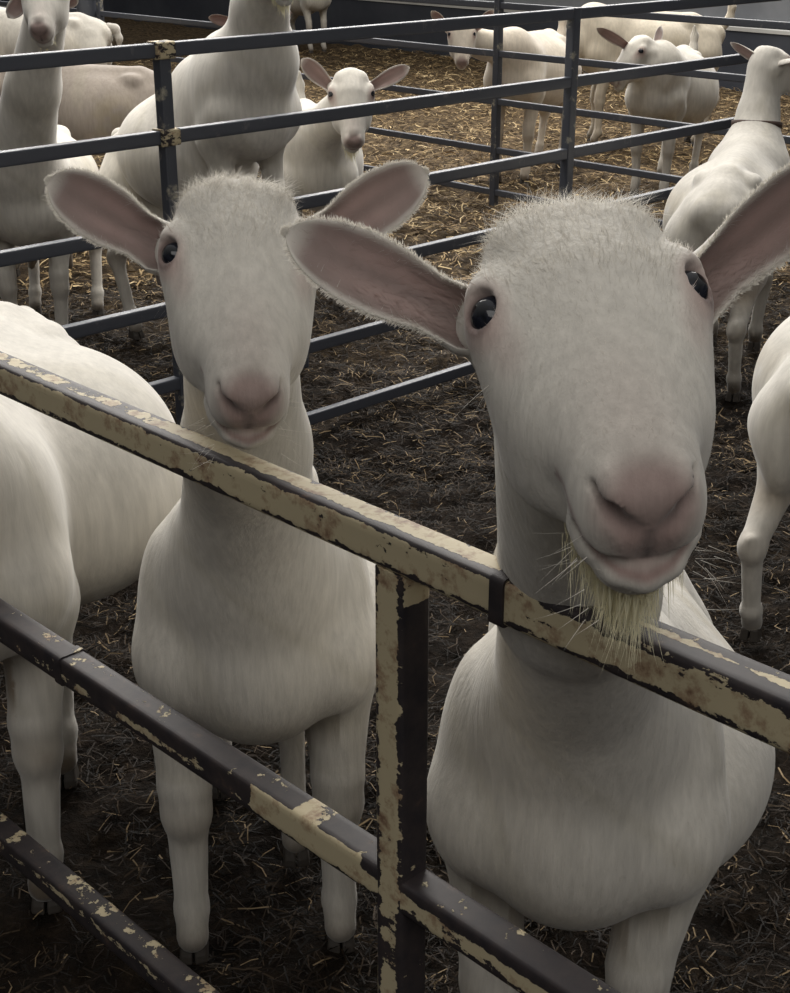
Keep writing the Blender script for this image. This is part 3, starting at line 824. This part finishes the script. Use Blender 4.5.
    # ---- eyes
    for ec, ed in eyes:
        ve, fe_, ce = uv_ball(ec, er, ed, 28 if fine else 12, 18 if fine else 8)
        mesh_obj('eye', ve * scale, fe_, M_EYE, root, True, ce)
    # ---- ears
    for sg, (tipw, openw, wid) in zip((-1, 1), ears or []):
        bp_ = hd(sg * .056, .036, -.076); tl = loc_(tipw) if not callable(tipw) else tipw
        make_ear(root, bp_ * scale, tl * scale, Rw.T @ np.array(openw, float), wid * scale, fine, tint=tint, droop=0.0, dark=.80, base_w=0.55 if fine else .36)
    # ---- hooves
    def hoof(fx, fy, z0=0.0):
        Vh, Fh = [], []
        for cl in (-1, 1):
            b0 = len(Vh); prof = [(-.022, .0), (.034, .0), (.030, .014), (.014, .040), (-.018, .034)]
            for yy in (.002, .024):
                for (px_, pz_) in prof: 
                    t_ = 1 if yy > .01 else 0
                    Vh.append((fx + .008 + px_ * (1 - .18 * t_), fy + cl * (yy * (1 - .2 * (pz_ / .04))), z0 + pz_ + .001))
            n = 5
            for i in range(n): j = (i + 1) % n; Fh.append((b0 + i, b0 + j, b0 + n + j, b0 + n + i))
            Fh.append(tuple(b0 + i for i in range(n))[::-1]); Fh.append(tuple(b0 + n + i for i in range(n)))
        o = mesh_obj('hoof', np.array(Vh) * scale, Fh, M_HOOF, root, False)
        bv = o.modifiers.new('bevel', 'BEVEL'); bv.width = .004 * scale; bv.segments = 2
    for (fx, fy) in fore: hoof(fx, fy, float(tz(0.03)) if rise > 0 else 0)
    for (fx, fy) in hind: hoof(fx, fy)
    # ---- tail
    t0 = B(-.72, 0, .715)
    if tail:
        st = Sdf()
        pts = {'up': [(0, 0, 0), (-.045, 0, .05), (-.055, 0, .12), (-.03, 0, .18)], 'down': [(0, 0, 0), (-.04, 0, -.01), (-.06, 0, -.07), (-.055, 0, -.14)],
               'curl': [(0, 0, 0), (-.04, 0, .06), (-.10, 0, .09), (-.17, 0, .07)]}[tail]
        rr = [.028, .026, .022, .008]; pts = [t0 + np.array(q_) for q_ in pts]
        for i in range(3): st.cone(pts[i], pts[i + 1], rr[i], rr[i + 1], k=.02)
        l2, h2 = st.bounds(); a2 = [axis(l2[i], h2[i], None, None, .006, None) for i in range(3)]
        D2 = st.grid(*a2); v2, f2 = surface_nets(D2, *a2); mesh_obj('tail', v2 * scale, f2, M_COAT, root, True, np.tile(tint * .98, (len(v2), 1)))
    # ---- collar
    if collar:
        d = skull - mid; d /= np.linalg.norm(d); cc = mid * .8 + n1 * .2; a = np.cross(d, [0, 1, 0]); a /= np.linalg.norm(a); b = np.cross(d, a)
        Vc, Fc = [], []; n = 32
        for i in range(n):
            an = 2 * math.pi * i / n
            for (rr, hh) in ((.088, -.012), (.094, -.010), (.094, .010), (.088, .012)): Vc.append(cc + (a * math.cos(an) + b * math.sin(an)) * rr * neck_r + d * hh)
        for i in range(n):
            for k in range(4): Fc.append((i * 4 + k, i * 4 + (k + 1) % 4, ((i + 1) % n) * 4 + (k + 1) % 4, ((i + 1) % n) * 4 + k))
        o = mesh_obj('collar', np.array(Vc) * scale, Fc, M_COLLAR, root, True); o['label'] = 'brown collar'
    # ---- beard
    if beard:
        m = int(260 * (10 if fine else 1)); r0 = rng.normal(0, 1, (m, 3)) * [.012, .014, .004]
        rt = np.array([hd(a_, -.120 + b_, -.104 + c_) for a_, b_, c_ in r0]); dn_ = np.tile(np.array([0, 0, -1.0]), (m, 1)); nn = np.tile(fwdl(HR), (m, 1))
        ln = beard * (1 - .5 * np.minimum(1, np.abs(r0[:, 0]) / .02))
        strands('beard', rt * scale, nn, dn_, ln * scale, (.0009 if fine else .004) * scale, .9, np.tile(np.array([.82, .77, .56]), (m, 1)), root, 3, .25, .12)
    # ---- coat hair
    if fur:
        SV = V * scale
        wgt = np.where(inhead, 1.0, np.where(x > -.15, .32, .08)) * (z > .3)
        dnn = np.sqrt((S_ / .045) ** 2 + ((U_ + .165) / .040) ** 2 + ((N_ + .045) / .05) ** 2)
        wgt = wgt * np.where(inhead, smooth(dnn, .8, 1.3), 1)
        de = np.minimum(*[np.sqrt((S_ - g * .065) ** 2 + U_ ** 2 + (N_ + .028) ** 2) for g in (-1, 1)]); wgt = wgt * smooth(de, .02, .03)
        pr, pn, pc = sample_surface(SV, F, N, Cc, fur, wgt)
        ql = (pr / scale - hp) @ HR; ih = (np.abs(ql[:, 0]) < .10) & (ql[:, 1] > -.22) & (ql[:, 1] < .12) & (ql[:, 2] > -.13)
        up = HR[:, 1]; flow = np.where(ih[:, None], up[None] + HR[:, 0][None] * (ql[:, 0:1] * 6), np.array([-.25, 0, -1.0])[None])
        ln = np.where(ih, .008 + .010 * smooth(ql[:, 1], -.06, .05) * (ql[:, 2] > -.06), .012)
        strands('coat_hair', pr, pn, flow, ln * scale, .0008, np.where(ih, .86, .88), pc * rng.uniform(.78, 1.14, (fur, 1)), root, 2, .05, .30)
        # crest of longer hair over the poll
        w2 = inhead * smooth(U_, .045, .08) * (N_ > -.095) * (np.abs(S_) < .060)
        pr, pn, pc = sample_surface(SV, F, N, Cc, 2800, w2.astype(float)); ql = (pr / scale - hp) @ HR
        cl = value_noise(ql[:, 0] + 3, ql[:, 1] + 3, 70, 5)
        flow = HR[:, 0][None] * (np.sign(ql[:, 0:1]) * .55 + (cl[:, None] - .5) * 2.2) + up[None] * (.7) + HR[:, 2][None] * .3
        strands('forelock', pr, pn, flow, (.010 + .026 * cl) * scale, .0006, .74, pc * rng.uniform(.85, 1.12, (len(pc), 1)), root, 3, .10, .45)
        # whiskers
        wr_, wn_, wf_ = [], [], []
        for sg in (-1, 1):
            for _ in range(15):
                p = np.array([sg * rng.uniform(.030, .042), rng.uniform(-.19, -.14), rng.uniform(-.105, -.06)]); wr_.append(hd(*p)); wn_.append(HR @ np.array([sg * .8, -.5, -.2])); wf_.append(HR @ np.array([sg * .6, .2, -.6]))
            for _ in range(7):
                p = np.array([sg * .068, rng.uniform(-.045, -.02), rng.uniform(-.06, -.04)]); wr_.append(hd(*p)); wn_.append(HR @ np.array([sg * 1., -.3, .1])); wf_.append(HR @ np.array([sg * .6, -.7, -.3]))
        wr_, wn_, wf_ = map(np.array, (wr_, wn_, wf_)); wn_ /= np.linalg.norm(wn_, axis=1, keepdims=True)
        strands('whiskers', wr_ * scale, wn_, wf_, np.full(len(wr_), .034 * scale), .0004, .45, np.tile(WHITE * 1.2, (len(wr_), 1)), root, 3, .12, .3, shade=np.tile(fwdl(HR) * .5 + [0, 0, .85], (len(wr_), 1)))
    return root

def fwdl(HR): 
    v = -HR[:, 1].copy(); v[2] = 0; return v / (np.linalg.norm(v) + 1e-9)
CAMV = np.array([0, -CP, SP])      # from the goats towards the viewer

# ------------------------------------------------------------------ the goats
import os
ONLY = os.environ.get('GOATS', '')
def want(k): return (not ONLY) or (k in ONLY.split(','))

RA = np.array([[0.9908, -0.117, -0.0678], [0.0751, 0.8931, -0.4435], [0.1125, 0.4343, 0.8937]])
if want('A'):
    make_goat('white goat with a pale beard looking over the top rail at right, nearest of all', (0.235, 1.50), (-.19, -.98),
          (0.127, 0.890, 1.4226), RA, 1.05, ears=[(P(287, 232, Y=.98), (.10, -.9, .25), .050), (P(862, 146, Y=.97), (-.15, -.9, -.3), .054)],
          hc=.0085, hf=.0026, fine=True, fur=60000, beard=.070, belly=(.19, .055), chestw=1.06, tail='down', slim=True, drop=.12, neck_r=.92, fore=[(.03, -.085), (.03, .075)], legr=1.2)
RB = np.array([[0.9842, -0.11, 0.1387], [0.1723, 0.776, -0.6068], [-0.0409, 0.6211, 0.7826]])
if want('B'):
    make_goat('white goat looking over the gate at left, its chin on the top rail', (-0.215, 1.92), (.10, -1.0),
          (-0.1578, 1.425, 1.322), RB, 1.03, ears=[(P(50, 180, Y=1.53), (.2, -.9, .1), .064), (P(424, 172, Y=1.62), (-.3, -.9, -.1), .066)],
          hc=.0085, hf=.0030, fine=True, fur=50000, belly=(.225, .03), chestw=1.10, fore=[(.03, -.125), (.03, .115)], hind=[(-.42, -.09), (-.20, .05)], tail='down', slim=True, drop=.14, headscale=1.05, legr=1.22)
if want('C'):
    make_goat('white goat with a stained flank cut off by the left edge, beside the chin-resting goat', (-0.715, 2.03), (.09, -.98),
          (-0.90, 1.75, 1.42), look_frame((-.3, -.8, -.5)), 1.14, ears=[((-1.08, 1.74, 1.46), (0, -1, .2), .07), ((-.74, 1.70, 1.46), (0, -1, .2), .07)], hc=.009, udder=True, udder_big=1.45,
          belly=(.25, .06), fur=0, hind=[(-.62, -.12), (-.30, .07)], tail='down', dirt=1.7, legr=1.1)
if want('D'):
    make_goat('white goat cut off by the right edge, turned away, behind the bearded goat', (1.235, 3.42), (.45, .89),
          (1.75, 4.1, 1.05), look_frame((.6, .6, -.5)), 1.0, ears=[((1.6, 4.2, 1.05), (0, 0, -1), .07), ((1.9, 4.0, 1.05), (0, 0, -1), .07)], hc=.010, hind=[(-.62, -.08), (-.60, .13)], tail='down')
if want('E'):
    make_goat('dirty white goat with a brown collar seen from behind, at the right edge', (1.31, 5.25), (.36, .93),
          P(779, 52, Y=5.45), look_frame((.80, .45, -.40)), 1.0, ears=[(P(731, 42, Y=5.5), (-.2, -.6, -.5), .05), (P(800, 58, Y=5.3), (.5, -.6, 0), .05)], hc=.011, collar=True, udder=True,
          tint=WHITE * .85, tail=None, dirt=1.5)
if want('F'):
    make_goat('white goat with head turned left, standing behind the rear fence', (1.50, 8.25), (-.42, -.90),
          P(630, 46, Y=8.1), look_frame((-.62, -.30, -.62)), 1.0, ears=[(P(596, 27, Y=8.0), (-.3, -.8, 0), .06), (P(661, 27, Y=8.3), (.2, -.8, 0), .06)], hc=.012, belly=(.215, .05), beard=.05, headscale=1.25, neck_r=1.25)
if want('G'):
    make_goat('cream goat standing broadside with raised tail by the far wall', (1.45, 10.1), (-1, .0),
          (1.08, 9.95, .62), look_frame((-.3, -.1, -.9)), 1.10, ears=[((1.1, 9.8, .68), (0, -1, 0), .06), ((1.1, 10.1, .68), (0, -1, 0), .06)], hc=.013, tint=WHITE * np.array([.93, .88, .80]), tail='up')
if want('H'):
    make_goat('pinkish white goat facing the camera behind the rear fence, left of the fence corner', (0.73, 8.72), (-.42, -.90),
          P(462, 32, Y=8.40), look_frame((.0, -.55, -.80)), 1.06, ears=[(P(431, 11, Y=8.43), (0, -.9, .1), .055), (P(494, 10, Y=8.43), (0, -.9, .1), .055)], hc=.012,
          tint=WHITE * np.array([.98, .92, .86]), hind=[(-.72, -.10), (-.55, .10)])
if want('I'):
    make_goat('distant white goat of which only body and legs show, near the top edge', (-0.88, 16.2), (.55, -.83),
          (-.7, 15.8, 1.1), look_frame((.2, -.8, -.5)), 1.0, ears=[((-.8, 15.8, 1.15), (0, -1, 0), .06), ((-.55, 15.8, 1.15), (0, -1, 0), .06)], hc=.016)
if want('J'):
    make_goat('small-looking white goat with wide spread ears and a beard behind the pen fence', (-.33, 5.85), (.14, -.99),
          P(352, 91, Y=5.40), look_frame((.05, -.50, -.86)), 1.0, ears=[(P(301, 59, Y=5.45), (.1, -.95, .2), .068), (P(410, 67, Y=5.45), (-.1, -.95, .2), .062)], hc=.010, hf=.0055, beard=.08, headscale=1.15,
          tint=WHITE * .95)
if want('K'):
    make_goat('tall white goat stepped up, its neck reaching out of the top edge', (-.53, 5.02), (.66, -.72),
          P(276, -62, Y=4.66), look_frame((.25, -.8, -.5)), 1.08, ears=[(P(225, -60, Y=4.6), (0, -1, 0), .07), (P(340, -60, Y=4.6), (0, -1, 0), .07)], hc=.010, rise=.30, udder=True, udder_big=1.15, udder_col=np.array([.22, .17, .15]),  # udder colour darkened to stand for the shadow under the belly
          beard=.05, neck_r=1.12, tail='down', belly=(.23, 0), neck_bend=(-.02, 0, 0))
    b = box('feed_block', (-.53 + .02, 5.03, .16), (.26, .28, .322), M_KERB, math.atan2(-.72, .66), bevel=.01); tag(b, 'low concrete block under the fore feet of the tall goat behind the pen fence', 'block')
if want('L'):
    make_goat('white goat facing the camera at upper left, all four legs on the ground', (-1.36, 5.17), (.10, -.995),
          P(42, -18, Y=4.72), look_frame((.0, -.72, -.69)), 1.02, ears=[(P(8, 18, Y=4.75), (0, -.9, 0), .055), (P(73, 8, Y=4.8), (0, -.9, 0), .055)], hc=.010, hf=.0055, beard=.03,
          hind=[(-.60, -.10), (-.55, .16)], tail='curl', udder=True, neck_r=1.18, udder_col=DIRT * 1.6)
if want('M'):
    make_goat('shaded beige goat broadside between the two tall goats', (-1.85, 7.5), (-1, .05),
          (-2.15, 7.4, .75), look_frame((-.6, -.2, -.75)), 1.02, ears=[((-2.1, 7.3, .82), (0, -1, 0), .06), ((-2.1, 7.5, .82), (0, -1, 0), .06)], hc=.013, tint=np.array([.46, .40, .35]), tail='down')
if want('N'):
    make_goat('white goat cut off by the upper left edge', (-2.36, 6.3), (-1, .0),
          (-2.8, 6.2, 1.0), look_frame((-.8, 0, -.5)), 1.0, ears=[((-2.7, 6.1, 1.05), (0, -1, 0), .06), ((-2.7, 6.3, 1.05), (0, -1, 0), .06)], hc=.013, tail='down', udder=True)
if want('O'):
    make_goat('white goat rump showing beside the thick steel column at the upper left', (-2.78, 10.3), (-1, .0),
          (-3.2, 10.2, 1.0), look_frame((-.8, 0, -.5)), 1.08, ears=[((-3.1, 10.1, 1.05), (0, -1, 0), .06), ((-3.1, 10.3, 1.05), (0, -1, 0), .06)], hc=.015, tail='down')
if want('P'):
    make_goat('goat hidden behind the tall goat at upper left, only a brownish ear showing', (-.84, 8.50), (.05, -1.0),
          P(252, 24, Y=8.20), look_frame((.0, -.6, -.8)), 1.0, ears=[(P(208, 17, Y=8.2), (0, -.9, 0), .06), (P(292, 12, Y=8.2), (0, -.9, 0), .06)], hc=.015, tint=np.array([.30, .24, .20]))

# ------------------------------------------------------------------ straw
def straw_blades(n, xr, yr, lr, wr_, palette, weights, name, label, lift=0.012):
    x = rng.uniform(*xr, n); y = rng.uniform(*yr, n)
    keep = (np.abs(x) < y * 0.36 + 0.9) & ((x - 1.04) * .742 + (y - 15.62) * .67 < -.22); x, y = x[keep], y[keep]; n = len(x)
    cl = value_noise(x + 20, y + 20, 5, 9); k2 = rng.random(n) < (.25 + 1.1 * cl); x, y = x[k2], y[k2]; n = len(x)
    z = ground_h(x, y) + rng.uniform(0.002, lift, n)
    a = rng.uniform(0, 2 * np.pi, n); el = rng.normal(0, .22, n); L = rng.uniform(*lr, n); W = rng.uniform(*wr_, n)
    d = np.stack([np.cos(a) * np.cos(el), np.sin(a) * np.cos(el), np.sin(el)], 1); sd = np.stack([-np.sin(a), np.cos(a), rng.normal(0, .4, n)], 1)
    p0 = np.stack([x, y, z], 1); bend = np.stack([rng.normal(0, .12, n), rng.normal(0, .12, n), np.zeros(n)], 1)
    a0, a1, a2 = p0 - d * L[:, None] / 2, p0 + (bend + [0, 0, .06]) * L[:, None], p0 + d * L[:, None] / 2
    Wd = sd * W[:, None] / 2
    V = np.concatenate([a0 - Wd, a0 + Wd, a1 - Wd, a1 + Wd, a2 - Wd, a2 + Wd]); b = np.arange(n)
    F = np.concatenate([np.stack([b, b + n, b + 3 * n, b + 2 * n], 1), np.stack([b + 2 * n, b + 3 * n, b + 5 * n, b + 4 * n], 1)])
    pal = np.array(palette); pick = rng.choice(len(pal), n, p=np.array(weights) / sum(weights)); c = pal[pick] * rng.uniform(.7, 1.25, (n, 1))
    o = mesh_obj(name, V, F, M_STRAW, None, False, np.tile(c, (6, 1)))
    tag(o, label, 'straw', kind='stuff')
DK = [(.009, .007, .005), (.022, .015, .010), (.055, .038, .023), (.26, .19, .11)]
straw_blades(90000, (-2.3, 2.3), (1.3, 4.2), (.012, .06), (.0012, .0032), DK, (5, 4, 2.2, .6), 'trodden_straw', 'dark trodden straw and dung around the feet of the nearest goats')
straw_blades(80000, (-3.2, 3.2), (4.0, 6.4), (.015, .07), (.0018, .004), DK, (3, 4, 3, 1.6), 'mixed_straw', 'half clean straw on the ground beyond the pen fence')
GD = [(.045, .032, .02), (.14, .095, .052), (.32, .225, .115), (.60, .46, .26)]
straw_blades(110000, (-6, 6), (6.2, 16.5), (.03, .11), (.003, .007), GD, (2, 4, 4, 1.6), 'golden_straw', 'clean golden straw bedding in the far pens', .02)
